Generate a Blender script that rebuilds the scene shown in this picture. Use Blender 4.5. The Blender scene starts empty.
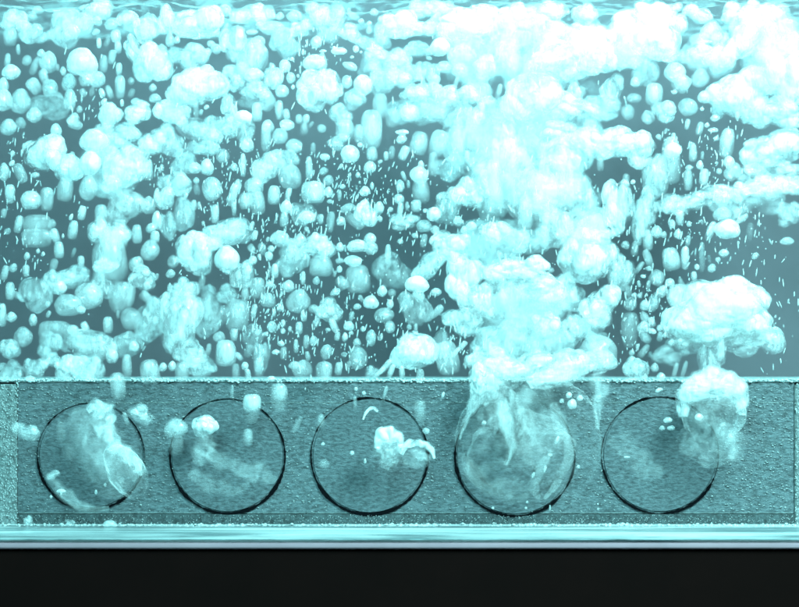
import bpy, bmesh, math, random
import numpy as np
from mathutils import Vector, noise

# ------------------------------------------------------------------ scale
S = 0.0005          # metres per unit used below (the tank in view is 0.4 m wide)
D = 2400.0          # camera distance to the plane of the nearest bubbles, same unit
rng = random.Random(7)
scene = bpy.context.scene
COL = scene.collection

# ------------------------------------------------------------------ camera
cam_d = bpy.data.cameras.new('camera')
cam = bpy.data.objects.new('camera', cam_d)
COL.objects.link(cam)
cam.location = (0, -D * S, 0)
cam.rotation_euler = (math.radians(90), 0, 0)
cam_d.sensor_width = 36
cam_d.lens = 36 * D / 799.0
cam_d.clip_start = 0.05
cam_d.clip_end = 50
cam_d.dof.use_dof = True
cam_d.dof.focus_distance = (D + 22) * S
cam_d.dof.aperture_fstop = 5.0
scene.camera = cam

# ------------------------------------------------------------------ world, lamps, exposure
world = bpy.data.worlds.new('World')
scene.world = world
world.use_nodes = True
world.node_tree.nodes['Background'].inputs[0].default_value = (0.10, 0.16, 0.17, 1)
world.node_tree.nodes['Background'].inputs[1].default_value = 0.12

CY = (0.285, 0.95, 1.0)
def area(name, loc, target, sx, sy, power, col=CY):
    l = bpy.data.lights.new(name, 'AREA')
    l.shape = 'RECTANGLE'; l.size = sx; l.size_y = sy
    l.energy = power; l.color = col
    o = bpy.data.objects.new(name, l); COL.objects.link(o)
    o.location = loc
    d = Vector(target) - Vector(loc)
    o.rotation_euler = d.to_track_quat('-Z', 'Y').to_euler()
    return o
area('lamp_above_tank', (0.05, 0.135, 0.36), (0.05, -0.06, 0), 0.62, 0.04, 8.5)
area('lamp_upper_right', (0.40, -0.45, 0.50), (0.08, 0.03, 0.05), 0.2, 0.2, 20.0, (0.42, 0.98, 1.0))
area('lamp_front', (-0.20, -0.9, 0.60), (0, 0.03, 0), 0.5, 0.4, 18.5)

scene.view_settings.view_transform = 'Standard'
scene.view_settings.look = 'None'
scene.view_settings.gamma = 1
scene.view_settings.exposure = 0
scene.view_settings.use_curve_mapping = False
scene.render.engine = 'CYCLES'
scene.cycles.max_bounces = 3
scene.cycles.diffuse_bounces = 2
scene.cycles.transmission_bounces = 4
scene.cycles.transparent_max_bounces = 14
scene.cycles.adaptive_threshold = 0.06
scene.cycles.adaptive_min_samples = 16
scene.cycles.use_denoising = True

# ------------------------------------------------------------------ helpers
def W(x, y, d):
    """a place in the tank: x right, y down, d into the tank (units of S)"""
    k = S * (D + d) / D
    return Vector(((x - 399.5) * k, d * S, -(y - 303.5) * k))

def link(name, me, mat=None, parent=None):
    o = bpy.data.objects.new(name, me)
    if mat and not me.materials: me.materials.append(mat)
    COL.objects.link(o)
    if parent: o.parent = parent
    return o

def mesh(name, verts, faces, smooth=True):
    me = bpy.data.meshes.new(name)
    me.from_pydata([tuple(v) for v in verts], [], [tuple(f) for f in faces])
    if smooth: me.polygons.foreach_set('use_smooth', [True] * len(me.polygons))
    me.update()
    return me

def box_mesh(name, lo, hi, bev=0.0):
    bm = bmesh.new()
    bmesh.ops.create_cube(bm, size=1)
    for v in bm.verts:
        v.co = Vector([(lo[i] + hi[i]) / 2 + v.co[i] * (hi[i] - lo[i]) for i in range(3)])
    if bev: bmesh.ops.bevel(bm, geom=bm.edges[:], offset=bev, segments=2, affect='EDGES')
    me = bpy.data.meshes.new(name); bm.to_mesh(me); bm.free()
    return me

def ico(n):
    bm = bmesh.new(); bmesh.ops.create_icosphere(bm, subdivisions=n, radius=1)
    bm.verts.ensure_lookup_table()
    V = np.array([v.co[:] for v in bm.verts]); F = np.array([[v.index for v in f.verts] for f in bm.faces])
    bm.free(); return V, F
ICO0, ICO1, ICO3, ICO4 = ico(1), ico(2), ico(4), ico(5)

def thing(o, label, cat, group=None):
    o['label'] = label; o['category'] = cat
    if group: o['group'] = group
    return o
def kind(o, k): o['kind'] = k; return o

# ------------------------------------------------------------------ materials
class NT:
    def __init__(self, name):
        self.m = bpy.data.materials.new(name); self.m.use_nodes = True
        self.t = self.m.node_tree; self.t.nodes.clear()
        self.out = self.n('ShaderNodeOutputMaterial')
    def n(self, t, ins=None, **kw):
        x = self.t.nodes.new(t)
        for k, v in kw.items(): setattr(x, k, v)
        for k, v in (ins or {}).items():
            if hasattr(v, 'links') or isinstance(v, bpy.types.NodeSocket): self.t.links.new(v, x.inputs[k])
            else: x.inputs[k].default_value = v
        return x
    def math(self, op, a, b=None, c=None, clamp=False):
        x = self.n('ShaderNodeMath', operation=op, use_clamp=clamp)
        for i, v in enumerate((a, b, c)):
            if v is None: continue
            if isinstance(v, bpy.types.NodeSocket): self.t.links.new(v, x.inputs[i])
            else: x.inputs[i].default_value = v
        return x.outputs[0]
    def ramp(self, v, lo, hi, a=0.0, b=1.0, smooth=True):
        x = self.n('ShaderNodeMapRange', {0: v, 1: lo, 2: hi, 3: a, 4: b})
        if smooth: x.interpolation_type = 'SMOOTHSTEP'
        return x.outputs[0]

def bubble_material(name, edge_pow, edge_min, tex, gloss, bump, nscale, fade=False, ragged=0.0, low=1.0, fine=0.0):
    """air in water: bright scattering skin, thinner towards the outline; obj.color[0] = how dense the froth is"""
    t = NT(name)
    info = t.n('ShaderNodeObjectInfo')
    dens = t.n('ShaderNodeSeparateColor', {0: info.outputs['Color']}).outputs[0]
    geo = t.n('ShaderNodeNewGeometry')
    lw = t.n('ShaderNodeLayerWeight', {'Blend': 0.5})
    cosv = t.math('SUBTRACT', 1.0, lw.outputs['Facing'])
    soft = t.math('POWER', cosv, edge_pow)
    soft = t.math('MULTIPLY_ADD', soft, 1 - edge_min, edge_min)
    mp = t.n('ShaderNodeMapping', {'Vector': geo.outputs['Position'], 'Scale': (1, 1, 0.62)})
    off = t.n('ShaderNodeCombineXYZ', {0: info.outputs['Random'], 1: info.outputs['Random'], 2: 0.0})
    add = t.n('ShaderNodeVectorMath', {0: mp.outputs[0], 1: off.outputs[0]}, operation='ADD')
    nz = t.n('ShaderNodeTexNoise', {'Vector': add.outputs[0], 'Scale': nscale, 'Detail': 5.0, 'Roughness': 0.6, 'Distortion': 0.35})
    mask = t.ramp(nz.outputs[0], 0.30, 0.62, 1 - tex, 1.0)
    mp2 = t.n('ShaderNodeMapping', {'Vector': add.outputs[0], 'Scale': (1, 1, 0.55)})
    nf = t.n('ShaderNodeTexNoise', {'Vector': mp2.outputs[0], 'Scale': nscale * 3.6, 'Detail': 4.0, 'Roughness': 0.65, 'Distortion': 0.5})
    mask = t.math('MULTIPLY', mask, t.ramp(nf.outputs[0], 0.34, 0.60, 1 - fine, 1.0))
    # ragged outline: the froth eats into the thin rim
    rag = t.math('MULTIPLY', t.math('SUBTRACT', nz.outputs[0], 0.5), ragged)
    soft2 = t.math('ADD', soft, t.math('MULTIPLY', rag, t.math('SUBTRACT', 1.0, soft)), clamp=True)
    a = t.math('MULTIPLY', soft2, mask)
    gen = t.n('ShaderNodeSeparateXYZ', {0: t.n('ShaderNodeTexCoord').outputs['Generated']}).outputs[2]
    a = t.math('MULTIPLY', a, t.ramp(gen, 0.0, 0.55, low, 1.0))
    if fade:
        gz = t.n('ShaderNodeSeparateXYZ', {0: t.n('ShaderNodeTexCoord').outputs['Generated']}).outputs[2]
        a = t.math('MULTIPLY', a, t.ramp(gz, 0.0, 0.75, 0.0, 1.0))
    a = t.math('MULTIPLY', a, dens, clamp=True)
    bmp = t.n('ShaderNodeBump', {'Height': t.math('MULTIPLY_ADD', nf.outputs[0], 0.35, nz.outputs[0]), 'Strength': bump, 'Distance': 0.002})
    dif = t.n('ShaderNodeBsdfDiffuse', {'Color': (0.92, 0.95, 0.95, 1), 'Normal': bmp.outputs[0]})
    trn = t.n('ShaderNodeBsdfTranslucent', {'Color': (0.92, 0.95, 0.95, 1), 'Normal': bmp.outputs[0]})
    gl = t.n('ShaderNodeBsdfGlossy', {'Color': (1, 1, 1, 1), 'Roughness': 0.28})
    m1 = t.n('ShaderNodeMixShader', {0: 0.27, 1: dif.outputs[0], 2: trn.outputs[0]})
    m2 = t.n('ShaderNodeMixShader', {0: gloss, 1: m1.outputs[0], 2: gl.outputs[0]})
    tr = t.n('ShaderNodeBsdfTransparent')
    m3 = t.n('ShaderNodeMixShader', {0: a, 1: tr.outputs[0], 2: m2.outputs[0]})
    t.t.links.new(m3.outputs[0], t.out.inputs[0])
    return t.m
M_ROUND = bubble_material('bubble_skin', 1.1, 0.16, 0.45, 0.10, 0.35, 170, ragged=.6, low=.5, fine=.25)
M_TALL = bubble_material('bubble_skin_tall', 1.2, 0.10, 0.50, 0.08, 0.30, 140, ragged=.8, low=.3, fine=.3)
M_CLUMP = bubble_material('froth', 1.9, 0.02, 0.68, 0.05, 0.8, 75, ragged=2.2, low=.6, fine=.55)
M_WISP = bubble_material('gas_wisp', 2.8, 0.0, 0.75, 0.03, 0.6, 70, ragged=1.6, low=1.0, fine=.45)
M_FINEB = bubble_material('fine_bubble_skin', 0.6, 0.3, 0.3, 0.1, 0.1, 160)
M_VEIL = bubble_material('thin_veil', 0.5, 0.1, 0.95, 0.04, 0.6, 60, True)

t = NT('gas_film')   # thin film: densest where one looks along it
info = t.n('ShaderNodeObjectInfo')
dens = t.n('ShaderNodeSeparateColor', {0: info.outputs['Color']}).outputs[0]
f = t.n('ShaderNodeLayerWeight', {'Blend': 0.5}).outputs['Facing']
geo = t.n('ShaderNodeNewGeometry')
mp = t.n('ShaderNodeMapping', {'Vector': geo.outputs['Position'], 'Scale': (1.3, 1, 0.5)})
nz = t.n('ShaderNodeTexNoise', {'Vector': mp.outputs[0], 'Scale': 75.0, 'Detail': 5.0, 'Roughness': 0.6, 'Distortion': 1.2})
gz = t.n('ShaderNodeSeparateXYZ', {0: t.n('ShaderNodeTexCoord').outputs['Generated']}).outputs[2]
rim = t.math('MULTIPLY_ADD', t.math('MULTIPLY', t.ramp(f, 0.25, 0.8), t.ramp(f, 0.97, 0.85)), 0.8, 0.22)
a = t.math('MULTIPLY', t.math('MULTIPLY', rim, t.ramp(nz.outputs[0], 0.36, 0.66, 0.15, 1.0)), t.ramp(gz, 0.0, 0.5, 0.15, 1.0))
a = t.math('MULTIPLY', a, dens, clamp=True)
bmp = t.n('ShaderNodeBump', {'Height': nz.outputs[0], 'Strength': 0.6, 'Distance': 0.002})
dif = t.n('ShaderNodeBsdfDiffuse', {'Color': (0.9, 0.93, 0.93, 1), 'Normal': bmp.outputs[0]})
gl = t.n('ShaderNodeBsdfGlossy', {'Roughness': 0.2, 'Normal': bmp.outputs[0]})
m2 = t.n('ShaderNodeMixShader', {0: 0.12, 1: dif.outputs[0], 2: gl.outputs[0]})
m3 = t.n('ShaderNodeMixShader', {0: a, 1: t.n('ShaderNodeBsdfTransparent').outputs[0], 2: m2.outputs[0]})
t.t.links.new(m3.outputs[0], t.out.inputs[0])
M_FILM = t.m

def plain(name, col, rough=0.5, spec=0.5, noise_amt=0.0, scale=200.0, bump=0.0, stretch=1.0):
    t = NT(name)
    p = t.n('ShaderNodeBsdfPrincipled', {'Base Color': (*col, 1), 'Roughness': rough, 'Specular IOR Level': spec})
    if noise_amt or bump:
        geo = t.n('ShaderNodeNewGeometry')
        mp = t.n('ShaderNodeMapping', {'Vector': geo.outputs['Position'], 'Scale': (stretch, 1, 1)})
        nz = t.n('ShaderNodeTexNoise', {'Vector': mp.outputs[0], 'Scale': scale, 'Detail': 6.0, 'Roughness': 0.65})
        if noise_amt:
            f = t.ramp(nz.outputs[0], 0.3, 0.7, 1 - noise_amt, 1 + noise_amt, False)
            mx = t.n('ShaderNodeMix', {'Factor': 1.0, 6: (*col, 1)}, data_type='RGBA', blend_type='MULTIPLY')
            cb = t.n('ShaderNodeCombineXYZ', {0: f, 1: f, 2: f})
            t.t.links.new(cb.outputs[0], mx.inputs[7])
            t.t.links.new(mx.outputs[2], p.inputs['Base Color'])
        if bump:
            b = t.n('ShaderNodeBump', {'Height': nz.outputs[0], 'Strength': bump, 'Distance': 0.001})
            t.t.links.new(b.outputs[0], p.inputs['Normal'])
    t.t.links.new(p.outputs[0], t.out.inputs[0])
    return t.m

M_WALL = plain('tank_back_sheet', (0.093, 0.081, 0.091), 0.8, 0.2, 0.12, 9)
M_BLACK = plain('black_plinth', (0.0052, 0.0014, 0.0011), 0.8, 0.05, 0.15, 30)
M_PANEL = plain('wet_acrylic', (0.092, 0.106, 0.114), 0.5, 0.25, 0.6, 800, 0.7, stretch=.45)
M_DISC = plain('porous_disc', (0.084, 0.097, 0.105), 0.5, 0.25, 0.6, 700, 0.7, stretch=.45)
M_RING = plain('ring_gap', (0.004, 0.004, 0.005), 0.9, 0.0)
M_SEAL = plain('rough_seal', (0.045, 0.055, 0.058), 0.6, 0.4, 0.7, 500, 0.8)
M_FLANGE = plain('frosted_flange', (0.15, 0.165, 0.165), 0.4, 0.4, 0.7, 430, 0.8)
M_EDGE = plain('frosted_edge', (0.20, 0.22, 0.22), 0.4, 0.3, 0.4, 300, 0.2)
t = NT('clear_slab')
geo = t.n('ShaderNodeNewGeometry')
mp = t.n('ShaderNodeMapping', {'Vector': geo.outputs['Position'], 'Scale': (7, 95, 260)})
nz = t.n('ShaderNodeTexNoise', {'Vector': mp.outputs[0], 'Scale': 1.0, 'Detail': 5.0, 'Roughness': 0.6, 'Distortion': 0.3})
cr = t.n('ShaderNodeValToRGB', {0: nz.outputs[0]})  # dark and pale streaks in the colour stand in for uneven reflections
cr.color_ramp.elements[0].position = 0.42; cr.color_ramp.elements[0].color = (0.12, 0.15, 0.16, 1)
cr.color_ramp.elements[1].position = 0.56; cr.color_ramp.elements[1].color = (0.50, 0.52, 0.52, 1)
p = t.n('ShaderNodeBsdfPrincipled', {'Base Color': cr.outputs[0], 'Roughness': 0.3})
t.t.links.new(p.outputs[0], t.out.inputs[0])
M_SLAB = t.m
M_GROOVE = plain('slab_groove', (0.20, 0.25, 0.26), 0.4, 0.5, 0.6, 60)
M_TRIM = plain('pale_trim', (0.34, 0.20, 0.23), 0.5, 0.4, 0.1, 40)  # pinkish base colour carries the tint of white ambient light
M_MICRO = plain('tiny_bubble', (0.40, 0.42, 0.42), 0.3, 0.6)
M_FINE = plain('fine_bubble', (0.24, 0.25, 0.25), 0.3, 0.6)
M_CLING = plain('clinging_bubble', (0.30, 0.31, 0.31), 0.3, 0.5)

# ------------------------------------------------------------------ setting: back of the tank, plinth, floor, water surface
def wavy_sheet(name, x0, x1, d0, d1, y, amp, nx, nd, sc, up=1):
    vs, fs = [], []
    for j in range(nd):
        for i in range(nx):
            x = (x0 + (x1 - x0) * i / (nx - 1)) * S; d = (d0 + (d1 - d0) * j / (nd - 1)) * S
            h = noise.fractal(Vector((x * sc, d * sc * 1.6, 3.1)), 0.9, 2.0, 4) * amp * S
            vs.append((x, d, -(y - 303.5) * S + h))
    for j in range(nd - 1):
        for i in range(nx - 1):
            a = j * nx + i; fs.append((a, a + 1, a + nx + 1, a + nx))
    return mesh(name, vs, fs)

back = kind(link('back_wall', box_mesh('back_wall', (-0.42, 0.16, -0.1190), (0.42, 0.166, 0.30)), M_WALL), 'structure')
plinth = kind(link('plinth', box_mesh('plinth', (-0.42, -0.034, -0.30), (0.42, 0.166, -0.1192), 0.0012), M_BLACK), 'structure')
# floor of the tank: a clear slab with a groove and a pale trim along its front edge
slab = bpy.data.objects.new('tank_floor', None); COL.objects.link(slab); slab['kind'] = 'structure'
slab.location = (0, -0.034, -0.1190)
def slab_part(n, lo, hi, m, b=0.0006):
    o = link(n, box_mesh(n, lo, hi, b), m, slab); o.location = -Vector(slab.location); return o
zt = -(536.0 - 303.5) * S * 0.966
slab_part('slab', (-0.42, -0.034, -0.1160), (0.42, 0.158, zt), M_SLAB)
slab_part('groove', (-0.42, -0.0345, -0.1150), (0.42, -0.033, -0.1144), M_GROOVE, 0.0002)
slab_part('trim', (-0.42, -0.0360, -0.1190), (0.42, -0.0335, -0.1162), M_TRIM)

# water surface, seen from below along the top of the frame
t = NT('water_surface')
geo = t.n('ShaderNodeNewGeometry')
mp = t.n('ShaderNodeMapping', {'Vector': geo.outputs['Position'], 'Scale': (1.0, 0.55, 1)})
nz = t.n('ShaderNodeTexNoise', {'Vector': mp.outputs[0], 'Scale': 62.0, 'Detail': 6.0, 'Roughness': 0.6, 'Distortion': 1.6})
bmp = t.n('ShaderNodeBump', {'Height': nz.outputs[0], 'Strength': 0.8, 'Distance': 0.004})
dif = t.n('ShaderNodeBsdfDiffuse', {'Color': (0.5, 0.5, 0.5, 1), 'Normal': bmp.outputs[0]})
trn = t.n('ShaderNodeBsdfTranslucent', {'Color': (0.45, 0.5, 0.5, 1), 'Normal': bmp.outputs[0]})
gl = t.n('ShaderNodeBsdfGlossy', {'Roughness': 0.12, 'Normal': bmp.outputs[0]})
m1 = t.n('ShaderNodeMixShader', {0: 0.6, 1: dif.outputs[0], 2: trn.outputs[0]})
m2 = t.n('ShaderNodeMixShader', {0: 0.35, 1: m1.outputs[0], 2: gl.outputs[0]})
a = t.ramp(nz.outputs[0], 0.44, 0.64, 0.02, 0.40)
m3 = t.n('ShaderNodeMixShader', {0: a, 1: t.n('ShaderNodeBsdfTransparent').outputs[0], 2: m2.outputs[0]})
t.t.links.new(m3.outputs[0], t.out.inputs[0])
M_SURF = t.m
surf = kind(link('water_surface', wavy_sheet('water_surface', -800, 800, -60, 318, 2, 7, 260, 70, 26), M_SURF), 'structure')

# ------------------------------------------------------------------ the sparger box with its five discs
BD = 44.0    # depth of the box front
bx = bpy.data.objects.new('aerator_box', None); COL.objects.link(bx)
bx.location = W(400, 525, BD)
thing(bx, 'long clear aerator box with five ringed discs on the tank floor', 'aerator')
def bpart(n, x0, y0, x1, y1, d0, d1, m, b=0.0, label=None):
    k = S * (D + BD) / D
    lo = ((x0 - 399.5) * k, d0 * S, -(y1 - 303.5) * k); hi = ((x1 - 399.5) * k, d1 * S, -(y0 - 303.5) * k)
    o = link(n, box_mesh(n, lo, hi, b), m, bx); o.location = -bx.location
    if label: o['label'] = label
    return o
bpart('front_panel', 18, 382.6, 794, 513.5, BD, BD + 6, M_PANEL)
bpart('top_plate', -60, 380.6, 860, 382.4, BD - 1, BD + 120, M_EDGE, 0.0003)
bpart('bottom_seal', 18, 514, 794, 526, BD - 1.5, BD + 6, M_SEAL)
bpart('end_flange', -60, 384, 17.5, 526, BD - 3, BD + 120, M_FLANGE, 0.0006)
bpart('end_flange', 794.5, 384, 860, 526, BD - 3, BD + 120, M_FLANGE, 0.0006)
bpart('seam', 20, 402.2, 793, 403, BD - 0.3, BD + 1, M_FLANGE)
bpart('seam', 20, 512.6, 793, 513.4, BD - 0.3, BD + 1, M_FLANGE)

DISCS = [(91, 456, 53.5), (227.5, 456, 57.5), (369.5, 456, 58.5), (515, 456, 60), (660, 455, 58.5)]
def ring_mesh(cx, cy, R, seed):
    vs, fs = [], []
    n = 300; r_ = random.Random(seed)
    k = S * (D + BD) / D
    for i in range(n):
        a = 2 * math.pi * i / n
        # gap is open low and at the sides, nearly closed over the top
        low = 0.5 - 0.5 * math.sin(a)
        w = 0.0 + 2.6 * low ** 1.1 + noise.noise(Vector((math.cos(a) * 2.4, math.sin(a) * 2.4, seed * 3.7))) * 2.6
        w += noise.noise(Vector((math.cos(a) * 14, math.sin(a) * 14, seed * 3.7))) * 1.3
        w = max(0.08, w + r_.uniform(-0.45, 0.45))
        for rr, dd in ((R - w * .5, -1.6), (R + w * .5, -1.6), (R + w * .5, 0.6), (R - w * .5, 0.6)):
            vs.append(((cx + math.cos(a) * rr - 399.5) * k, (BD + dd) * S, -(cy - math.sin(a) * rr - 303.5) * k))
    for i in range(n):
        j = (i + 1) % n
        for q in range(4):
            p = (q + 1) % 4
            fs.append((i * 4 + q, j * 4 + q, j * 4 + p, i * 4 + p))
    return mesh('ring', vs, fs, False)
def disc_mesh(cx, cy, R):
    k = S * (D + BD) / D; vs = [((cx - 399.5) * k, (BD - 1.3) * S, -(cy - 303.5) * k)]; fs = []
    n = 72
    for (f, dd) in ((0.6, -1.3), (0.985, -1.3), (1.0, 0.5)):
        for i in range(n):
            a = 2 * math.pi * i / n
            vs.append(((cx + math.cos(a) * R * f - 399.5) * k, (BD + dd) * S, -(cy - math.sin(a) * R * f - 303.5) * k))
    for i in range(n):
        j = (i + 1) % n
        fs.append((0, 1 + i, 1 + j))
        for q in range(2): fs.append((1 + q * n + i, 1 + (q + 1) * n + i, 1 + (q + 1) * n + j, 1 + q * n + j))
    return mesh('disc', vs, fs, False)
for q, (cx, cy, R) in enumerate(DISCS):
    d_ = link('disc', disc_mesh(cx, cy, R - 1.6), M_DISC, bx); d_.location = -bx.location
    r_ = link('ring', ring_mesh(cx, cy, R, q + 1), M_RING, d_)

# ------------------------------------------------------------------ bubble shapes
def unit_box(V):
    lo, hi = V.min(0), V.max(0)
    return (V - (lo + hi) / 2) / (hi - lo)
def round_shape(seed):
    V, F = ICO3 if seed < 8 else ICO1
    V = V.copy()
    o = Vector((seed * 7.1, 1.3, 4.2))
    for i in range(len(V)):
        n_ = noise.noise(Vector(V[i]) * 1.1 + o) * 0.16 + noise.noise(Vector(V[i]) * 2.6 + o) * 0.05
        V[i] *= 1 + n_
    V[:, 2] -= np.where(V[:, 2] < 0, V[:, 2] * 0.14, 0)
    return mesh('round_bubble', unit_box(V), F)
def tall_shape(seed):
    r_ = random.Random(seed); n, rows = 28, 18
    taper = r_.uniform(-0.10, 0.22); lean = r_.uniform(-0.12, 0.12)
    vs, fs = [], []
    for j in range(rows + 1):
        a = -math.pi / 2 + math.pi * j / rows
        s_, c_ = math.sin(a), math.cos(a)
        e = 0.62 if s_ > 0 else 0.42
        z = math.copysign(abs(s_) ** (0.8 if s_ > 0 else .55), s_) * .5; r = .5 * max(c_, 0) ** e
        r *= 1 - taper * (0.5 - z) * 0.6
        for i in range(n):
            b = 2 * math.pi * i / n
            w = 1 + noise.noise(Vector((math.cos(b), math.sin(b), z * 1.5 + seed * 5))) * 0.16
            vs.append((math.cos(b) * r * w + lean * z * z, math.sin(b) * r * w, z))
    for j in range(rows):
        for i in range(n):
            k_ = (i + 1) % n
            fs.append((j * n + i, j * n + k_, (j + 1) * n + k_, (j + 1) * n + i))
    V = unit_box(np.array(vs))
    return mesh('tall_bubble', V, fs)
def clump_shape(seed, nl=None, rough=0.05, base=0.66):
    r_ = random.Random(seed * 13 + 5); V, F = ICO4; V = V.copy()
    nl = nl or r_.randint(5, 9)
    R = np.full(len(V), base)
    for _ in range(nl):
        c = np.array([r_.gauss(0, 1), r_.gauss(0, .7), r_.gauss(0.15, .8)]); c *= r_.uniform(.3, .6) / np.linalg.norm(c)
        a = r_.uniform(.34, .58)
        dc = V @ c; q = a * a - (c @ c - dc * dc)
        tt = np.where((q > 0) & (dc > 0), dc + np.sqrt(np.maximum(q, 0)), 0)
        R = np.maximum(R, tt)
    o = Vector((seed * 3.3, 9.2, 1.1))
    for i in range(len(V)):
        v = Vector(V[i])
        R[i] *= 1 + noise.fractal(v * 1.5 + o, 0.9, 2.1, 4) * rough * 2.2
    V = V * R[:, None]
    return mesh('froth_clump', unit_box(V), F)
def dome_shape(seed, depth=0.5):
    """thick-lipped cap, hollow below"""
    r_ = random.Random(seed); n, rows = 56, 14; vs, fs = [], []
    prof = []
    for j in range(rows + 1):
        a = math.pi / 2 * j / rows; prof.append((math.sin(a), math.cos(a)))
    outer = [(p[0], p[1]) for p in prof]
    inner = [(p[0] * 0.80, p[1] * 0.62 - .03) for p in reversed(prof)]
    P = outer + inner; m = len(P)
    for i in range(n):
        b = 2 * math.pi * i / n
        w = 1 + 0.07 * math.sin(3 * b + seed) + noise.noise(Vector((math.cos(b) * 2, math.sin(b) * 2, seed))) * .10
        for (r, z) in P:
            jag = noise.noise(Vector((math.cos(b) * 2.5, math.sin(b) * 2.5, seed + 9))) * .16 if abs(z) < .35 else 0
            vs.append((r * w, math.sin(b) * 0 + 0, 0)) if False else vs.append((math.cos(b) * r * w, math.sin(b) * r * w, z + jag))
    for i in range(n):
        k_ = (i + 1) % n
        for j in range(m - 1): fs.append((i * m + j, i * m + j + 1, k_ * m + j + 1, k_ * m + j))
    return mesh('cap', unit_box(np.array(vs)), fs)
def skirt_shape(seed):
    """loose hanging veil: open tube with ragged lower hem"""
    n, rows = 56, 16; vs, fs = [], []
    for j in range(rows + 1):
        z = 1 - j / rows
        for i in range(n):
            b = 2 * math.pi * i / n
            w = 1 + .18 * noise.noise(Vector((math.cos(b) * 1.6, math.sin(b) * 1.6, z * 1.2 + seed)))
            zz = z + (1 - z) * .30 * noise.noise(Vector((math.cos(b) * 1.2, math.sin(b) * 1.2, seed + 4)))
            r = (.86 + .14 * math.sin(z * 3)) * w
            vs.append((math.cos(b) * r, math.sin(b) * r, zz))
    for j in range(rows):
        for i in range(n):
            k_ = (i + 1) % n
            fs.append((j * n + i, j * n + k_, (j + 1) * n + k_, (j + 1) * n + i))
    return mesh('skirt', unit_box(np.array(vs)), fs)

SH = {'R': [round_shape(i) for i in range(8)], 'C': [tall_shape(i) for i in range(8)]}
for me in SH['R']: me.materials.append(M_ROUND)
for me in SH['C']: me.materials.append(M_TALL)
CL = [clump_shape(i) for i in range(26)]
for me in CL: me.materials.append(M_CLUMP)

BROAD = [clump_shape(60 + i, 7, 0.04, .84) for i in range(6)]
for me in BROAD: me.materials.append(M_CLUMP)

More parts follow.
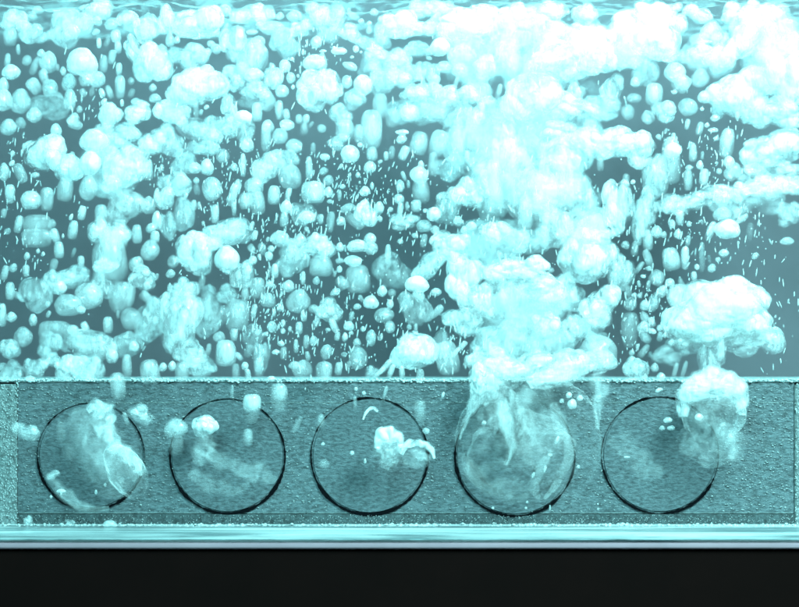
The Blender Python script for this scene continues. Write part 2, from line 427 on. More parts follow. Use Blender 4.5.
# ------------------------------------------------------------------ the bubbles: shape x y width height [tilt] [density 1-9] [depth]
CAT = """
B 14 20 24 20 0 7
B 31 33 28 20 15 7
C 10 37 13 17
B 72 29 40 36 0 6
R 72 31 16 13 0 8
R 38 10 11 8
R 31 16 11 10 0 4
B 97 9 30 19 0 8
C 99 43 5 10
B 128 21 22 19 0 8
B 148 28 26 27 0 7
C 116 36 10 12 -10
C 118 47 7 12
C 112 57 8 14 10
C 119 69 6 12
C 120 87 10 22
C 122 103 4 7
B 133 50 15 28 -30 7
B 151 62 32 36 0 9
R 48 62 17 21 0 7
R 41 53 8 8
R 82 62 30 27 0 9
R 86 79 14 14
R 97 79 16 16
R 63 71 6 9
R 11 72 18 15 0 8
R 3 86 11 17
R 3 100 18 21
R 20 101 20 24 0 7
C 44 77 9 15 -20
R 50 88 15 17 0 6
C 34 86 13 16 -35
B 48 106 38 26 0 4
R 34 115 15 15
R 69 82 14 17 0 6
C 70 100 11 20
C 102 93 6 9 -20
R 104 102 6 8 30
B 111 115 22 22 0 9
B 138 112 24 22 0 9
R 136 102 10 8
R 158 110 9 15
C 73 119 13 9 -40
B 198 22 46 30 0 9
B 167 19 18 27 0 8
R 170 40 9 14
R 177 40 6 7
R 211 44 8 7
R 216 49 10 10
R 208 52 7 8
B 189 57 36 25 0 7
B 162 62 20 32 0 7
B 198 88 56 36 0 9
R 207 69 14 9
B 172 113 34 24 0 9
C 196 112 6 20 0 3
B 233 45 26 34 0 7
B 252 56 28 32 0 6
B 238 72 28 18 0 6
R 258 41 14 10
R 265 50 5 5
B 285 44 28 29 0 5
R 252 32 11 5
R 272 28 24 14 0 7
R 260 25 8 6
B 255 14 38 17 0 8
R 294 16 15 11
R 280 16 8 8
B 301 28 20 16 0 8
B 314 16 26 24 0 7
R 285 66 11 13 0 8
B 273 76 19 24 0 7
R 254 75 19 14 0 8
B 236 83 15 16 0 6
B 255 90 28 18 0 7
R 267 101 17 19 0 5
B 248 102 20 13 0 3
R 282 91 13 12 0 7
R 291 78 9 11
R 298 76 3 4
R 293 87 4 5
R 314 62 22 15 0 8
B 312 80 28 20 0 9
B 311 98 26 27 0 8
C 279 110 8 18
C 257 112 10 18
B 229 108 15 26 0 7
R 243 117 17 13 0 9
C 299 119 7 9
C 306 119 7 9
R 316 42 11 12
R 292 59 5 4
R 303 52 3 6
B 331 16 27 22 0 7
B 329 33 22 18 0 4
B 350 32 24 17 25 8
B 372 47 36 15 42 6
R 361 21 6 5
R 369 30 6 8
R 374 12 8 7
R 339 51 15 7
R 356 49 6 7
R 334 48 4 4
R 361 52 3 3
R 352 57 4 3
R 350 66 15 8 20
R 323 51 7 3
B 376 66 32 15 0 5
R 347 82 10 13 0 7
R 363 85 18 20 0 8
B 328 87 27 32 0 9
B 355 99 20 20 0 5
B 341 114 22 20 0 8
B 382 82 26 24 0 6
R 322 62 10 18 0 7
C 380 106 14 23 0 4
C 392 118 13 18 0 5
C 410 113 18 16 0 7
B 396 24 38 26 0 9
B 380 40 20 18 0 5
B 400 58 22 18 0 7
B 466 24 50 30 0 9
B 437 12 40 18 0 8
B 422 30 30 16 0 8
B 418 49 26 15 0 8
R 440 47 19 18 0 9
B 416 76 44 22 0 7
R 444 67 15 12 0 7
R 405 78 14 10
B 430 92 52 18 0 8
B 435 110 56 26 0 6
B 462 55 26 22 0 7
R 460 70 16 14
B 470 95 26 18 0 8
B 476 115 18 26 0 8
B 452 36 18 10 0 4
B 500 28 56 40 0 9
B 530 12 60 20 0 8
B 543 32 54 32 0 9
B 610 45 80 40 0 9 70
B 640 18 60 26 0 9
B 560 62 56 38 0 9
B 532 98 56 46 0 9 60
B 606 62 56 30 0 9
B 590 106 50 26 -10 8
B 505 58 28 32 0 6
C 512 52 16 30 0 5
B 485 66 22 24 0 8
B 480 14 24 18 0 6
B 556 10 24 16 0 7
B 585 14 24 20 0 8
B 592 88 24 14 0 3
B 576 92 18 22 0 6
B 560 108 30 30 0 8
B 497 112 34 28 0 8
B 612 90 22 30 0 7
B 480 92 20 16 0 4
R 635 82 9 10
R 634 98 14 9 0 3
B 655 36 48 44 0 9
B 646 72 26 26 0 6
R 675 72 21 19 0 8
C 681 83 18 17 30 6
C 654 94 17 21
R 700 78 18 18 0 4
R 704 97 12 12 0 8
R 715 92 15 16 0 8
R 688 107 18 17 0 6
R 702 109 4 4
R 715 118 9 7
B 663 112 22 20 0 7
R 704 42 16 4 -5
B 706 54 30 16 0 8
B 679 24 16 18 0 8
B 697 12 26 14 0 7
B 715 34 26 24 0 8
B 724 56 34 26 -38 9
B 744 40 34 28 -38 9
B 765 22 34 30 -30 9
B 742 92 64 46 0 9
B 785 80 40 50 0 9
B 770 52 28 20 0 5
B 782 24 34 34 0 7
B 745 15 44 24 0 8
B 668 55 40 16 0 5
R 705 21 12 7 0 2
B 770 112 50 26 0 9
B 722 105 20 24 0 7
B 660 10 40 14 0 7
R 8 127 16 16 0 7
R 56 130 11 13 0 8
R 75 124 15 10 20 4
B 44 152 38 34 10 9
B 66 168 30 26 10 9
R 94 141 28 24 0 8
R 90 163 21 24 0 9
B 106 149 22 24 0 7
R 88 188 18 24 0 7
B 126 166 42 40 0 9
B 118 136 42 24 0 8
B 152 142 26 24 0 9
C 149 170 8 20 0 5
R 4 172 11 18 0 7
R 12 163 5 7 30
C 20 173 20 11 65 4
R 35 175 9 6
C 10 194 10 18
R 31 200 20 18 0 8
C 47 199 13 22 0 7
C 65 190 16 22 12 6
R 112 185 20 20 0 6
B 125 207 36 32 0 5
R 148 205 14 17 0 5
R 157 195 7 14
R 157 220 10 18
C 37 224 27 18 0 5
C 37 238 30 18 0 4
C 82 213 8 14 15
C 73 230 10 18 10
R 52 224 8 10 0 4
R 71 217 4 7 20
R 63 236 3 5
C 55 236 9 15 -20
C 101 214 12 18
B 97 230 18 24 0 6
B 114 236 32 30 0 8
C 137 234 10 18
R 151 228 10 10
C 155 237 9 12
R 131 200 6 6
B 168 140 28 30 0 8
B 212 131 54 20 -8 7
B 200 149 30 17 0 6
B 245 132 18 32 10 6
R 247 145 13 14
C 243 165 6 22
R 207 167 13 16 0 8
R 195 168 12 11 0 7
R 212 189 19 23 0 8
R 234 167 7 8
B 183 162 24 24 0 7
B 174 184 32 22 0 6
B 164 198 18 20 0 6
C 266 136 10 28 0 5
R 268 126 12 12
R 280 136 15 15 0 6
R 287 125 14 11
R 294 146 16 14 0 6
B 265 168 24 28 0 8
B 284 162 28 22 0 5
R 290 177 22 24 0 6
C 309 168 7 22
R 238 184 7 10
C 233 195 9 22 15
R 254 187 18 18 0 7
C 246 201 14 16
C 258 203 14 22 0 6
C 234 209 5 14
C 274 195 12 18
R 286 207 12 13 0 8
C 288 195 6 14 15
C 313 192 22 21 0 8
B 303 214 26 22 0 5
R 307 217 16 12 0 8
C 194 205 6 10
C 215 214 8 18
B 182 214 22 30 0 5
B 167 226 16 26 0 5
B 228 232 44 26 0 7
B 205 241 32 16 0 9
R 280 239 18 16 0 7
R 300 240 12 13 0 7
R 315 238 10 12
C 371 129 21 36 0 7
C 345 130 19 20 0 6
B 338 142 20 16 0 5
R 350 154 18 17 0 8
R 325 157 10 7
R 360 145 5 5
C 372 154 11 13 0 6
R 370 167 12 12 0 7
R 402 132 13 5
C 419 143 17 22 15 7
C 438 143 17 25 20 7
C 404 153 9 14 25
C 386 156 5 9
R 419 175 18 17 0 8
C 421 192 17 22 0 5
C 416 206 10 12
C 433 164 10 22 0 5
B 446 170 22 22 0 5
R 421 164 6 7
R 400 186 8 12
R 399 199 10 10 0 7
R 372 186 4 8
R 358 175 5 6
R 350 175 3 4
B 366 213 22 24 0 9
R 379 208 10 13 0 7
R 348 208 15 9 -20
R 341 221 9 9
C 354 221 22 10 40 3
R 380 219 5 6
B 447 206 24 34 0 6
R 434 214 14 14 0 8
B 468 192 30 28 0 9
R 458 221 9 10
B 405 222 28 16 0 6
R 424 226 15 12
C 400 211 6 16 10
R 435 230 9 9
B 443 240 24 18 0 6
R 370 239 12 12
R 357 243 16 7
R 471 226 11 9
R 464 230 7 8
B 462 240 16 12 0 6
B 459 136 14 34 0 6
B 474 130 18 30 0 7
B 458 160 14 30 0 4
B 400 112 26 22 0 5
B 500 146 48 56 0 7 90
B 565 158 50 44 0 9
B 606 142 66 30 18 9
B 542 190 60 66 0 6 80
B 618 208 30 50 0 9
B 505 236 44 24 0 8
C 525 214 14 36 0 7
C 494 186 18 50 0 7
B 582 195 34 44 0 7
B 556 226 34 40 0 7
B 597 238 34 20 0 8
B 530 148 26 40 0 6
B 484 182 16 28 0 7
R 633 182 5 5
R 557 235 4 5
C 512 175 10 44 5 4
C 546 216 9 30 5 4
C 570 180 9 36 0 4
B 560 130 30 18 0 9
B 636 150 30 34 0 8
C 671 160 18 44 0 6
R 673 150 17 15 0 9
B 655 176 24 40 0 6
C 693 152 8 18
R 700 165 7 9 0 7
C 704 177 9 16 5
C 688 180 9 20
C 727 143 14 28 8 6
R 729 162 11 12 0 8
C 733 172 18 14 -40 6
R 713 130 10 5
R 707 125 5 5
B 772 148 56 32 -8 9
B 770 170 60 18 0 5
B 700 199 48 18 -4 8
B 737 192 52 18 -10 8
B 780 184 44 18 -12 7
B 745 203 70 20 -8 4
B 672 203 30 18 5 5
B 775 188 56 20 -8 6
R 750 171 12 7
R 767 162 8 6
R 785 187 10 12
R 669 207 12 14 0 7
R 727 229 25 19 0 9
R 722 214 18 14 0 5
R 678 234 8 10
C 680 218 8 14
R 672 224 7 9
R 689 224 5 6
R 738 213 8 12 0 4
C 742 219 14 6 -35 4
B 790 214 24 24 0 7
R 787 241 14 8
C 750 232 7 18 5 2
C 648 240 10 20 0 5
B 648 205 18 34 0 6
B 641 222 18 40 0 7
C 59 250 10 16
R 27 256 6 8
R 38 251 4 5
R 43 254 4 5
C 26 271 7 12
C 10 291 9 17
C 81 262 7 12
C 2 315 9 22
B 35 295 32 32 0 5
R 48 304 5 7
B 53 282 22 22 0 6
R 60 288 13 14 0 9
B 73 277 30 22 0 7
R 68 305 26 21 0 6
R 89 296 27 25 0 7
R 81 310 9 8
C 110 260 34 42 0 6
C 114 238 28 22 0 6
B 100 284 22 26 0 6
B 106 265 24 14 0 9
C 120 297 24 30 0 5
C 131 296 8 20 10 4
R 131 319 20 21 0 4
C 108 325 10 16
B 142 278 24 24 0 7
R 150 250 18 20 0 5
R 136 264 14 16 20 6
C 55 329 32 16 0 7
B 50 346 22 26 0 5
R 33 320 8 12
R 73 330 12 10
C 85 327 8 11 -20
R 23 337 18 20 0 6
B 9 349 20 18 0 6
B 88 346 52 30 0 6
B 128 345 28 24 0 5
R 134 346 10 10
R 112 356 12 14 0 8
B 150 320 28 42 0 7
C 146 297 14 10 40 4
R 227 259 24 26 0 9
B 195 256 36 36 0 8
B 242 274 22 26 0 7
B 228 293 22 18 0 6
C 257 288 15 20 0 5
B 185 290 28 24 0 8
B 180 322 40 56 0 8
B 208 312 34 46 0 5
B 190 352 30 26 0 6
C 237 315 24 30 0 5
R 219 337 12 11 0 6
C 226 353 20 25 0 8
C 234 335 8 12
R 253 260 8 9
R 269 256 8 9
R 271 249 7 7
C 275 271 7 14
C 303 278 5 13
R 288 286 12 12 0 6
R 298 301 24 23 0 5
R 268 300 15 14 0 5
C 299 328 7 12
R 258 332 6 6
B 254 336 20 22 0 3
C 296 346 5 13
R 276 352 8 5
C 274 313 4 8
R 280 308 5 8
C 254 311 6 14 10
R 283 323 5 7
R 283 331 5 6
R 290 329 4 6
B 262 358 16 28 0 4
B 292 258 32 34 0 5
B 318 246 32 22 0 7
C 321 266 22 20 0 5
R 340 247 8 9
R 357 247 20 10 0 7
R 371 248 13 13 0 7
R 353 261 17 11 0 8
C 358 279 24 27 0 5
C 342 283 14 11 50 6
R 335 292 11 7 -30
R 382 291 10 11 0 8
R 371 302 15 13 0 8
R 390 304 7 9
R 406 300 15 17 0 6
R 392 293 8 8 0 3
B 392 270 36 32 0 4
C 388 256 6 22 0 5
B 428 266 34 20 -35 8
B 450 250 30 26 -20 8
R 417 284 23 16 0 9
R 384 315 19 14 -10 6
R 390 327 10 12
R 371 338 10 16 5 7
R 363 329 5 6
R 345 337 6 9
R 351 333 5 4
R 381 337 4 8 10
B 329 310 24 24 0 6
C 334 326 7 14 -25
R 358 358 18 22 0 4
R 326 352 11 15 20 6
B 417 312 30 26 0 4
R 436 292 11 8
B 464 278 34 44 0 9
B 462 322 36 26 0 8
B 414 350 42 34 0 9
C 447 358 22 32 -12 6
B 440 344 18 26 0 4
C 462 346 6 12 45
C 456 352 5 11 40
C 468 361 8 12 10
C 476 352 6 12 20
B 588 254 54 52 0 9
B 515 268 54 28 0 9
B 600 306 36 38 0 9
B 528 312 76 60 0 6 90
B 500 345 52 46 0 8
B 552 342 52 44 0 6
B 566 292 34 34 0 6
B 622 272 26 34 0 5
C 630 330 17 34 0 3
R 598 352 36 32 0 5
B 486 300 22 34 0 8
B 546 324 26 24 0 9
B 540 288 44 30 0 8
B 575 330 28 28 0 6
B 470 298 30 26 0 7
C 671 259 17 22 -10 7
C 685 258 8 22
C 702 257 6 28 0 4
R 697 267 5 6
C 694 276 6 9
R 724 253 10 8
R 712 268 8 9 20
R 755 256 8 6 -40
C 657 278 15 15 30 6
R 662 291 10 12 30 5
R 670 283 9 9 30
B 654 302 10 18 0 4
R 645 318 8 14 -25 5
R 644 328 13 13 0 7
R 652 331 9 6 20
R 666 312 4 8
R 665 335 4 6
B 666 355 28 20 0 4
C 652 322 6 10 -20
B 36 369 22 20 0 7
R 30 379 11 6
B 53 360 16 14 0 6
B 10 374 26 26 0 5
R 57 365 6 8
B 80 372 44 22 0 7
B 84 376 20 16 0 9
C 118 386 15 26 -8 5
C 150 372 19 24 -6 6
C 127 366 10 22 0 5
R 163 367 8 9
R 172 366 8 10
C 182 372 14 20 0 6
B 198 366 34 22 0 6
R 245 366 7 8
C 248 375 6 12 -10
C 236 372 8 16 0 4
C 259 367 10 18 0 5
R 271 379 9 6
R 302 369 20 18 0 5
R 294 365 11 8 0 7
C 324 372 16 20 0 7
C 386 366 6 16 40
C 380 372 5 14 45
B 372 372 14 12 0 5
C 402 372 6 12
C 391 371 6 14 20
C 420 376 8 14 0 5
B 492 368 42 38 0 8 10
B 553 366 66 30 -10 8 15
B 600 362 32 20 0 7
B 636 370 24 24 0 7
R 661 377 9 9
C 675 371 5 16 15 5
C 684 370 5 18 15 4
"""
BOXCAT = """
C 279 392 17 17 0 7
C 279 404 15 16 0 2
C 252 403 17 17 0 8
C 252 417 14 14 0 2
B 205 426 24 20 0 9
C 204 441 20 16 0 2
R 176 428 23 19 0 7
C 176 444 14 22 0 2
C 248 437 10 16 0 4
C 232 392 4 13 0 3
B 25 432 26 15 10 5
C 60 432 7 22 0 2
B 101 409 20 16 -25 6
B 141 413 24 18 20 7
C 126 419 5 13 -20 4
R 53 475 14 8 -30 5
R 61 491 9 4
C 420 411 12 21 0 3
C 355 403 4 13 0 3
C 385 393 4 14 15 3
R 426 431 7 6
R 352 453 5 5
R 323 444 4 4
R 324 464 11 10 0 2
C 321 421 8 13 0 3
R 365 461 3 5
R 356 389 4 4
R 364 393 4 4
C 443 395 3 6 20
R 699 417 8 7 0 9
R 569 395 6 6 0 8
R 572 404 9 10 0 9
R 580 398 6 6 0 8
R 562 401 5 5 20
R 557 440 4 8 25
R 550 455 5 4
R 545 469 3 7 15
R 533 475 4 7 20
R 484 423 5 5
R 578 467 4 4
C 598 392 7 26 0 3
R 659 390 8 4 -20
R 627 457 6 2
R 96 492 3 5
R 105 485 3 4
R 51 497 3 4
R 61 494 2 4
C 550 508 2 6
R 527 502 3 3
R 526 508 3 3
R 493 508 3 3
R 598 504 2 2
R 598 509 2 3
C 297 425 6 18 30 2
R 668 420 9 6
R 671 428 8 5
R 662 428 6 5
R 110 524 14 8
B 705 532 40 9 0 5
B 28 521 8 10 0 5
B 70 523 10 7 0 5
"""
LANDMARK = ['first', 'second', 'third', 'fourth', 'fifth']
records = []
def add(kind_, x, y, w, h, tilt, dens, depth, zone):
    big = max(w, h)
    if depth is None:
        if zone: depth = rng.uniform(2, 20)
        elif kind_ == 'B': depth = rng.uniform(40, 120) + (30 if dens <= 5 else 0)
        elif big > 15: depth = rng.uniform(12, 50)
        else: depth = rng.uniform(-4, 22)
    g = 1.18 if kind_ == 'B' else 1.08
    k = g * (D + depth) / D
    if kind_ == 'B': me = CL[len(records) % len(CL)]; name = 'froth_clump'; dn = {9: 1.25, 8: .92, 7: .80, 6: .68, 5: .54, 4: .38, 3: .25}.get(int(dens), .14)
    elif kind_ == 'R': me = SH['R'][len(records) % 8]; name = 'round_bubble'; dn = {9: 1.1, 8: .78, 7: .52, 6: .43, 5: .36, 4: .32, 3: .25}.get(int(dens), .18)
    else: me = SH['C'][len(records) % 8]; name = 'tall_bubble'; dn = {9: 1.1, 8: .74, 7: .48, 6: .40, 5: .33, 4: .27, 3: .2}.get(int(dens), .14)
    if kind_ != 'B': dn *= rng.uniform(.85, 1.35)
    if kind_ == 'B' and w > 1.9 * h: me = BROAD[len(records) % 6]
    o = link(name, me)
    o.location = W(x, y, depth)
    dy = min(w, h) if kind_ != 'B' else 0.5 * (w + h) * .8
    o.scale = (w * S * k, dy * S * k, h * S * k)
    o.rotation_euler = (0, math.radians(tilt), 0)
    if dens < 9: dn *= .80 if kind_ != 'B' else .86
    o.color = (dn, 0, 0, 1)
    records.append((o, kind_, x, y, w, h, tilt, dens, zone))
for zone, txt in ((0, CAT), (1, BOXCAT)):
    for line in txt.strip().splitlines():
        p = line.split(); k0 = p[0]; v = [float(q) for q in p[1:]]
        if k0 == 'B' and zone == 0 and v[2] > 1.75 * v[3]:
            n = max(2, round(v[2] / v[3] * .9)); tl = math.radians(v[4] if len(v) > 4 else 0)
            for q in range(n):
                u = ((q + .5) / n - .5) * v[2] * .92
                add('B', v[0] + u * math.cos(tl), v[1] + u * math.sin(tl) + rng.uniform(-.18, .18) * v[3], v[2] / n * rng.uniform(1.2, 1.6), v[3] * rng.uniform(.8, 1.15), rng.uniform(-20, 20), v[5] if len(v) > 5 else 8, v[6] if len(v) > 6 else None, zone)
            continue
        x, y, w, h = v[:4]
        add(k0, x, y, w, h, v[4] if len(v) > 4 else 0.0, v[5] if len(v) > 5 else (8 if k0 == 'B' else 7), v[6] if len(v) > 6 else None, zone)

# deeper froth behind the dense column and along the surface
DEEP = [(520, 60, 150, 60, 12), (545, 190, 110, 120, 10), (535, 310, 130, 90, 12), (740, 60, 90, 60, 6), (440, 50, 120, 40, 5)]
for (cx, cy, rx, ry, n) in DEEP:
    for _ in range(n):
        x = cx + rng.uniform(-.5, .5) * rx; y = cy + rng.uniform(-.5, .5) * ry
        w = rng.uniform(18, 38)
        add('B', x, y, w, w * rng.uniform(.7, 1.2), rng.uniform(-15, 15), rng.choice([4, 5, 6]), rng.uniform(110, 170), 0)
SOFT = [clump_shape(200 + i, 7, .06, .8) for i in range(6)]
for me in SOFT: me.materials.append(M_WISP)
for (cx, cy, rx, ry, n) in [(520, 90, 120, 110, 4), (545, 240, 140, 200, 5), (755, 80, 80, 90, 2), (125, 150, 60, 40, 1)]:
    for _ in range(n):
        x = cx + rng.uniform(-.5, .5) * rx; y = cy + rng.uniform(-.5, .5) * ry; w = rng.uniform(40, 72)
        add('B', x, y, w, w * rng.uniform(.7, 1.2), rng.uniform(-15, 15), 6, rng.uniform(60, 170), 0)
        records[-1][0].data = rng.choice(SOFT); records[-1][0].name = 'froth_veil'
# the many smaller ones in between, each where the photograph shows a gap peppered with bubbles
placed = [(q[2], q[3], q[4], q[5]) for q in records if not q[0].name.startswith('froth_veil')]
def scatter(kind_, n, boxes, wr, hr, dens):
    got = 0; tries = 0
    while got < n and tries < 6000:
        tries += 1
        cx, cy, rx, ry = rng.choice(boxes)
        x = cx + rng.uniform(-1, 1) * rx; y = cy + rng.uniform(-1, 1) * ry
        w = rng.uniform(*wr); h = w * rng.uniform(*hr)
        if any(abs(x - a) < (w + c) * .42 and abs(y - b) < (h + d) * .42 for a, b, c, d in placed): continue
        placed.append((x, y, w, h)); got += 1
        add(kind_, x, y, w, h, rng.gauss(4, 16), rng.choice(dens), rng.uniform(0, 70), 0)
AREAS = [(100, 230, 100, 130), (250, 230, 90, 130), (360, 230, 80, 130), (460, 200, 60, 160), (560, 200, 80, 170), (680, 190, 60, 100), (655, 320, 30, 50), (100, 60, 100, 50), (290, 60, 90, 50), (300, 300, 60, 70)]
scatter('R', 85, AREAS, (5, 13), (.7, 1.2), [4, 5, 6, 7])
scatter('C', 105, AREAS, (3.5, 9), (1.4, 2.4), [3, 4, 5, 6])
# labels: what it looks like and where it floats, ranked among its look-alikes
def describe(r):
    o, k0, x, y, w, h, tilt, dens, zone = r
    big = max(w, h)
    size = 'tiny' if big < 7 else 'small' if big < 10 else 'smallish' if big < 14 else 'medium' if big < 18 else 'sizeable' if big < 24 else 'large' if big < 40 else 'huge'
    tone = 'faint' if dens <= 3 else 'cyan' if dens <= 6 else 'bright' if dens <= 8 else 'white'
    if k0 == 'R': shp = 'round bubble' if w < h * 1.35 else 'flattened bubble'; cat = 'bubble'
    elif k0 == 'C': shp = ('leaning ' if abs(tilt) > 8 else 'upright ') + 'long bubble'; cat = 'bubble'
    elif o.name.startswith('froth_veil'): shp = 'veil of soft froth'; cat = 'froth'
    else: shp = 'froth clump' if w < h * 1.6 else 'broad froth clump'; cat = 'froth'
    c = min(range(5), key=lambda q: abs(DISCS[q][0] - x))
    if zone and y > 515: place = 'on the tank floor below the %s disc' % LANDMARK[c]
    elif zone: place = 'in front of the %s disc' % LANDMARK[c]
    else:
        rows = [(30, 'at the water surface'), (85, 'high'), (145, 'well up'), (205, 'midway'), (265, 'below midway'), (325, 'low'), (400, 'close')]
        band = next(b for lim, b in rows if y < lim)
        place = '%s above the %s disc' % (band, LANDMARK[c])
        if band == 'at the water surface': place = 'at water surface above the %s disc' % LANDMARK[c]
    return size, tone, shp, place, cat
from collections import defaultdict
bins = defaultdict(list)
for r in records: bins[describe(r)].append(r)
ORD = ['', 'second ', 'third ', 'fourth ', 'fifth ', 'sixth ', 'seventh ', 'eighth ', 'ninth ', 'tenth ', 'eleventh ', 'twelfth ', 'thirteenth ', 'fourteenth ', 'fifteenth ', 'sixteenth ']
NUM = ['', '', 'two', 'three', 'four', 'five', 'six', 'seven', 'eight']
for key, rs in bins.items():
    size, tone, shp, place, cat = key
    rs.sort(key=lambda r: r[2]); n = len(rs)
    for i, r in enumerate(rs):
        if n == 1: lab = f'{size} {tone} {shp} {place}'
        else:
            rank = 'leftmost' if i == 0 else 'rightmost' if i == n - 1 else ORD[i] + 'from left'
            lab = f'{rank} {size} {tone} {shp} {place}'
        thing(r[0], lab, cat, {'R': 'round bubbles rising in the tank', 'C': 'long bubbles rising in the tank', 'B': 'clumps of froth rising in the tank'}[r[1]])

# ------------------------------------------------------------------ hand-built big ones
def group_thing(name, x, y, depth, label, cat):
    e = bpy.data.objects.new(name, None); COL.objects.link(e); e.location = W(x, y, depth)
    thing(e, label, cat); return e
def sub(e, name, me, mat, x, y, w, h, depth, dens, tilt=0, dy=None, inst=True, nod=0):
    if inst: me = me.copy()
    me.materials.clear(); me.materials.append(mat)
    o = link(name, me, None, e); k = (D + depth) / D
    o.location = W(x, y, depth) - e.location
    o.scale = (w * S * k, (dy or min(w, h)) * S * k, h * S * k); o.rotation_euler = (math.radians(nod), math.radians(tilt), 0)
    o.color = (dens, 0, 0, 1); return o
e = group_thing('mushroom_cloud', 718, 345, 26, 'huge white mushroom-shaped burst of froth above the fifth disc', 'froth')
sub(e, 'crown', clump_shape(101, 9, .05, .8), M_CLUMP, 702, 322, 82, 54, 26, 2.0, -14, 50)
sub(e, 'crown', clump_shape(102, 9, .05, .8), M_CLUMP, 731, 303, 86, 58, 18, 2.2, 6, 50)
sub(e, 'crown', clump_shape(113, 9, .05, .8), M_CLUMP, 748, 324, 60, 44, 24, 1.5, 20, 40)
sub(e, 'veil', clump_shape(140, 8, .08, .8), M_WISP, 718, 308, 100, 62, 4, .8, -8, 40)
sub(e, 'lobe', clump_shape(103, 7, .05, .8), M_CLUMP, 772, 340, 28, 30, 24, .75)
sub(e, 'lobe', clump_shape(104, 7, .06), M_CLUMP, 744, 343, 54, 30, 34, .5)
sub(e, 'lobe', clump_shape(105, 7, .06), M_CLUMP, 690, 341, 50, 30, 34, .5)
sub(e, 'stem', clump_shape(106, 7, .06), M_CLUMP, 711, 360, 30, 48, 30, .75)
def wisp_mesh(pts, seed, flat=0.9):
    """tapering strand of gas through pts = (x, y, half width), built in place at depth 0"""
    n = 26; vs, fs = [], []; rows = []
    m = (len(pts) - 1) * 12
    for q in range(m + 1):
        u = q / 12; i = min(int(u), len(pts) - 2); f = u - i
        p0, p1, p2, p3 = pts[max(i - 1, 0)], pts[i], pts[i + 1], pts[min(i + 2, len(pts) - 1)]
        rows.append([.5 * (2 * p1[c] + (p2[c] - p0[c]) * f + (2 * p0[c] - 5 * p1[c] + 4 * p2[c] - p3[c]) * f * f + (3 * p1[c] - p0[c] - 3 * p2[c] + p3[c]) * f ** 3) for c in range(3)])
        rows[-1][2] = max(rows[-1][2], .4) * (1.0 if 0 < q < m else .05)
    for q, (x, y, r_) in enumerate(rows):
        a, b = rows[max(q - 1, 0)], rows[min(q + 1, m)]
        tx, ty = b[0] - a[0], b[1] - a[1]; L = math.hypot(tx, ty) or 1; nx, ny = -ty / L, tx / L
        for k in range(n):
            an = 2 * math.pi * k / n
            w = r_ * (1 + .55 * noise.noise(Vector((math.cos(an) * .9, q * .16, seed * 3.1))))
            vs.append(((x + nx * math.cos(an) * w - 399.5) * S, math.sin(an) * w * flat * S, -(y + ny * math.cos(an) * w - 303.5) * S))
    for q in range(m):
        for k in range(n):
            k2 = (k + 1) % n; fs.append((q * n + k, q * n + k2, (q + 1) * n + k2, (q + 1) * n + k))
    return mesh('wisp', vs, fs)
def wisp(e, pts, depth, dens, seed, mat=None, name='wisp'):
    me = wisp_mesh(pts, seed); me.materials.append(mat or M_WISP); k = (D + depth) / D
    o = link(name, me, None, e); o.scale = (k, k, k)
    o.location = Vector((0, depth * S, 0)) - e.location; o.color = (dens, 0, 0, 1); return o
e = group_thing('cap_bubble', 713, 420, 8, 'big ball-like bubble with bright cap and grey hollow middle right of the fifth disc', 'bubble')
sub(e, 'cap', clump_shape(120, 6, .04, .9), M_FILM, 712, 411, 66, 66, 10, .55)
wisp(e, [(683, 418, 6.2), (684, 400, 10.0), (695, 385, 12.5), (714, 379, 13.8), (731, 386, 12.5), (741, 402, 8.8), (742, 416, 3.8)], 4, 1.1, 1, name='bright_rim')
sub(e, 'skirt', clump_shape(121, 6, .06, .8), M_WISP, 712, 436, 72, 66, 12, .32)
sub(e, 'veil', clump_shape(142, 8, .06, .85), M_WISP, 713, 387, 66, 30, 3, .8)
e = group_thing('cap_bubble', 389, 440, 6, 'bright dome bubble with pointed top in front of the third disc', 'bubble')
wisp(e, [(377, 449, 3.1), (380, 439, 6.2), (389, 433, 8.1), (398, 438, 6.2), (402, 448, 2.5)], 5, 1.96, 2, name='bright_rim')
sub(e, 'cap', clump_shape(122, 6, .04, .9), M_CLUMP, 388, 439, 22, 16, 7, 1.0)
sub(e, 'skirt', clump_shape(135, 6, .06, .8), M_WISP, 388, 454, 34, 34, 8, .4)
e = group_thing('cap_bubble', 417, 450, 6, 'thin wing-shaped cap bubble at right edge of the third disc', 'bubble')
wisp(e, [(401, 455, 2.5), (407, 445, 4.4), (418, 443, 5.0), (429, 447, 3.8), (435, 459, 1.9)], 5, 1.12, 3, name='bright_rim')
sub(e, 'skirt', clump_shape(136, 6, .06, .8), M_WISP, 416, 457, 34, 26, 8, .3)
e = group_thing('cap_bubble', 371, 410, 8, 'small hooked cap bubble near top of the third disc', 'bubble')
wisp(e, [(363, 420, .8), (367, 411, 1.8), (373, 408, 2.8), (378, 412, 1.6)], 8, .7, 4)
e = group_thing('gas_curtain', 520, 430, 12, 'wide translucent curtain of gas hanging over the fourth disc', 'gas curtain')
sub(e, 'veil', clump_shape(130, 6, .06, .85), M_FILM, 489, 432, 68, 116, 12, .17, 6)
sub(e, 'veil', clump_shape(131, 6, .06, .85), M_FILM, 560, 440, 84, 120, 16, .18, -5)
sub(e, 'veil', clump_shape(132, 6, .06, .85), M_FILM, 520, 456, 110, 96, 8, .16)
sub(e, 'veil', clump_shape(112, 7, .1, .8), M_WISP, 515, 440, 134, 128, 10, .15)
sub(e, 'veil', clump_shape(133, 7, .1, .7), M_WISP, 500, 410, 60, 70, 8, .3, -10)
sub(e, 'veil', clump_shape(134, 7, .1, .7), M_WISP, 530, 440, 70, 70, 8, .14, 20)
sub(e, 'froth', clump_shape(108, 7, .1), M_CLUMP, 484, 384, 34, 44, 6, .85, 8)
sub(e, 'froth', clump_shape(109, 7, .06, .85), M_CLUMP, 562, 374, 76, 26, 8, .95, -12)
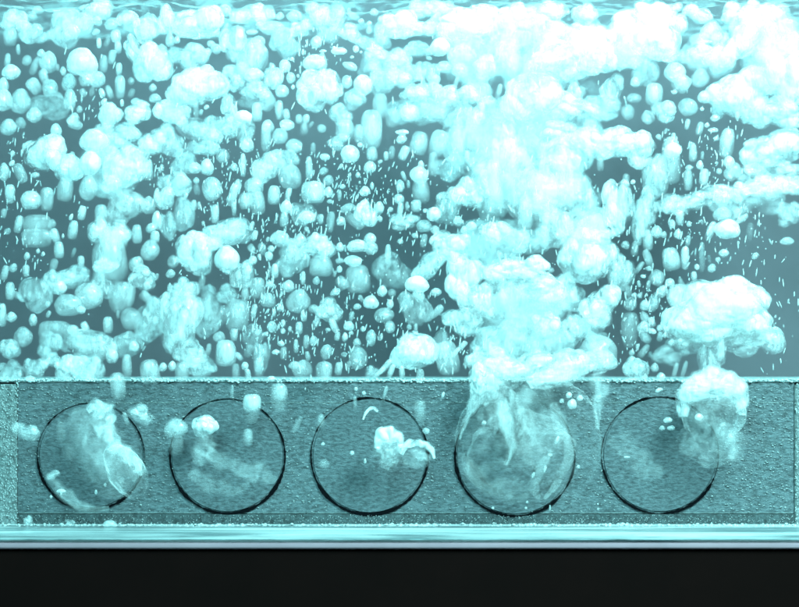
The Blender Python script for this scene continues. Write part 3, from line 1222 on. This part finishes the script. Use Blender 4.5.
sub(e, 'froth', clump_shape(119, 7, .06, .8), M_CLUMP, 506, 372, 50, 34, 8, .8, 0)
wisp(e, [(484, 384, 12), (476, 402, 8), (466, 422, 5), (459, 440, 2)], 5, 0.4, 5)
wisp(e, [(494, 384, 9), (501, 404, 7), (508, 425, 8), (512, 446, 7), (506, 466, 3)], 6, 0.4, 6)
wisp(e, [(530, 388, 10.2), (522, 404, 8.5), (528, 425, 6.8), (536, 446, 5.1)], 7, 0.18, 7)
wisp(e, [(552, 402, 6.8), (560, 425, 8.5), (568, 448, 6.8), (560, 478, 5.1), (544, 500, 2.5)], 7, 0.18, 8)
wisp(e, [(549, 455, 3.4), (540, 470, 6.8), (534, 486, 6.8), (540, 500, 2.5)], 7, 0.16, 9)
wisp(e, [(462, 452, 5.1), (470, 470, 10.2), (490, 488, 10.2), (514, 498, 6.8), (530, 494, 3.4)], 7, 0.1, 10)
wisp(e, [(597, 372, 15.3), (600, 392, 10.2), (597, 412, 5.1), (598, 430, 2.5)], 8, 0.22, 11)
e = group_thing('gas_shell', 112, 460, 12, 'glassy leaning shell of gas stepping down across the first disc', 'bubble')
sub(e, 'shell', clump_shape(110, 5, .04, .9), M_FILM, 126, 471, 38, 62, 9, .7, -32)
sub(e, 'shell', clump_shape(111, 5, .04, .9), M_WISP, 92, 445, 64, 88, 12, .26, -20)
sub(e, 'shell', clump_shape(123, 6, .05, .8), M_WISP, 112, 462, 60, 78, 12, .16, -35)
wisp(e, [(87, 412, 3.8), (97, 405, 8.8), (107, 413, 10.0), (113, 424, 3.8)], 8, 0.9, 12)
wisp(e, [(92, 428, 5.0), (103, 430, 10.0), (113, 438, 8.8), (119, 446, 3.8)], 8, 0.75, 13)
wisp(e, [(108, 446, 5.1), (124, 452, 8.5), (136, 464, 6.8), (142, 476, 2.5)], 7, 0.5, 14)
wisp(e, [(46, 474, 3.4), (55, 482, 6.8), (66, 496, 6.8), (86, 508, 5.1), (110, 508, 2.5)], 9, 0.16, 15)
e = group_thing('gas_wisp', 228, 480, 12, 'faint swirl of gas low in front of the second disc', 'gas wisp')
wisp(e, [(206, 452, 5.1), (222, 460, 10.2), (240, 470, 8.5), (262, 474, 10.2), (276, 482, 3.4)], 9, 0.13, 16)
wisp(e, [(190, 470, 5.1), (206, 484, 10.2), (232, 490, 8.5), (250, 482, 3.4)], 9, 0.1, 17)
wisp(e, [(212, 440, 10.2), (204, 452, 13.6), (198, 466, 5.1)], 9, 0.28, 18)
e = group_thing('gas_wisp', 640, 455, 12, 'faint patch of gas at left inside the fifth disc', 'gas wisp')
wisp(e, [(610, 448, 6.8), (622, 442, 13.6), (634, 452, 11.9), (646, 468, 13.6), (664, 474, 5.1)], 9, 0.09, 19)

# ------------------------------------------------------------------ what nobody could count: fine bubbles and streaks
def swarm(name, items, mat, base):
    V0, F0 = base; nv = len(V0); n = len(items)
    V = np.zeros((n, nv, 3))
    for i, (c, sx, sy, sz, tilt) in enumerate(items):
        a = math.radians(tilt); ca, sa = math.cos(a), math.sin(a)
        P = V0 * np.array([sx, sy, sz]) * .5
        X = P[:, 0] * ca + P[:, 2] * sa; Z = -P[:, 0] * sa + P[:, 2] * ca
        V[i, :, 0] = X + c[0]; V[i, :, 1] = P[:, 1] + c[1]; V[i, :, 2] = Z + c[2]
    F = (F0[None] + (np.arange(n) * nv)[:, None, None]).reshape(-1, 3)
    me = bpy.data.meshes.new(name)
    me.vertices.add(n * nv); me.vertices.foreach_set('co', V.reshape(-1))
    me.loops.add(F.size); me.loops.foreach_set('vertex_index', F.reshape(-1))
    me.polygons.add(len(F)); me.polygons.foreach_set('loop_start', np.arange(0, F.size, 3))
    me.polygons.foreach_set('use_smooth', np.ones(len(F), bool))
    me.update(calc_edges=True); me.validate()
    return kind(link(name, me, mat), 'stuff')
def it(x, y, d, w, h, tilt, dy=None):
    k = S * (D + d) / D
    return (W(x, y, d), w * k, (dy or w) * k, h * k, tilt)
items = []
STREAKS = [(230, 172, 34, 70, 60), (290, 225, 34, 24, 34), (345, 185, 60, 40, 60), (290, 330, 60, 60, 80), (90, 105, 20, 20, 10), (700, 160, 40, 50, 40), (640, 300, 30, 60, 50),
           (375, 340, 60, 40, 40), (700, 235, 60, 30, 40), (770, 270, 50, 60, 10), (20, 240, 40, 90, 26), (265, 300, 30, 50, 50), (540, 200, 60, 90, 90), (455, 345, 30, 30, 40),
           (310, 50, 30, 40, 26), (20, 170, 30, 40, 16), (150, 180, 30, 30, 24), (480, 240, 300, 120, 160), (400, 190, 390, 180, 300), (780, 330, 30, 60, 8), (760, 350, 30, 30, 10)]
for (cx, cy, rx, ry, n) in STREAKS:
    for _ in range(n):
        x = cx + rng.gauss(0, .5) * rx; y = cy + rng.gauss(0, .5) * ry
        if not (28 < y < 374): continue
        for rep in range(3):
            w = rng.uniform(0.6, 1.9); h = w * rng.choice([1, 1.2, 2, 3.5, 5, 6])
            items.append(it(x + rng.gauss(0, 7), y + rng.gauss(0, 7), rng.uniform(-6, 120), w, min(h, 10), rng.gauss(6, 13)))
swarm('fine_bubbles', items, M_FINEB, ICO0).color = (.38, 0, 0, 1)
# micro bubbles clinging to the box
items = []
for _ in range(9000):
    x = rng.uniform(20, 793); y = rng.uniform(386, 512)
    if rng.random() > 0.45 + 0.5 * (x > 720) + 0.3 * (y < 405): continue
    w = rng.choice([.35, .45, .55, .7, 1.0]); 
    items.append(it(x, y, BD - 1.0, w * rng.uniform(1.2, 3.2), w, rng.uniform(-10, 40), w * .4))
for _ in range(600):
    x = rng.uniform(0, 18) if rng.random() < .8 else rng.uniform(795, 799); y = rng.uniform(384, 522)
    w = rng.uniform(.6, 1.8); items.append(it(x, y, BD - 3.2, w, w * rng.uniform(1, 1.8), rng.uniform(-30, 30), w * .6))
for _ in range(1100):
    x = rng.uniform(18, 795); y = rng.uniform(515, 525)
    w = rng.uniform(.5, 1.2); items.append(it(x, y, BD - 1.8, w, w, 0, w * .6))
swarm('clinging_bubbles', items, M_CLING, ICO0)
# crust along the top edge of the box and along the floor
items = []
for _ in range(2600):
    x = rng.uniform(-10, 810); c = noise.noise(Vector((x * .03, 1, 2)))
    w = rng.uniform(.8, 2.4) * (1 + .7 * max(c, 0)); items.append(it(x, 380.6 + rng.gauss(0, .8), BD - 2 + rng.uniform(0, 8), w * 1.3, w, 0))
for _ in range(2600):
    x = rng.uniform(-10, 810); c = noise.noise(Vector((x * .02, 5, 2)))
    w = rng.uniform(.8, 3) * (1 + .8 * max(c, 0)); items.append(it(x, 526.5 + rng.gauss(0, 1.0), BD - 8 + rng.uniform(-14, 4), w * 1.6, w, 0))
swarm('bubble_crust', items, M_MICRO, ICO0)

print('COUNTS', {k: sum(1 for q in records if q[1] == k) for k in 'RCB'})
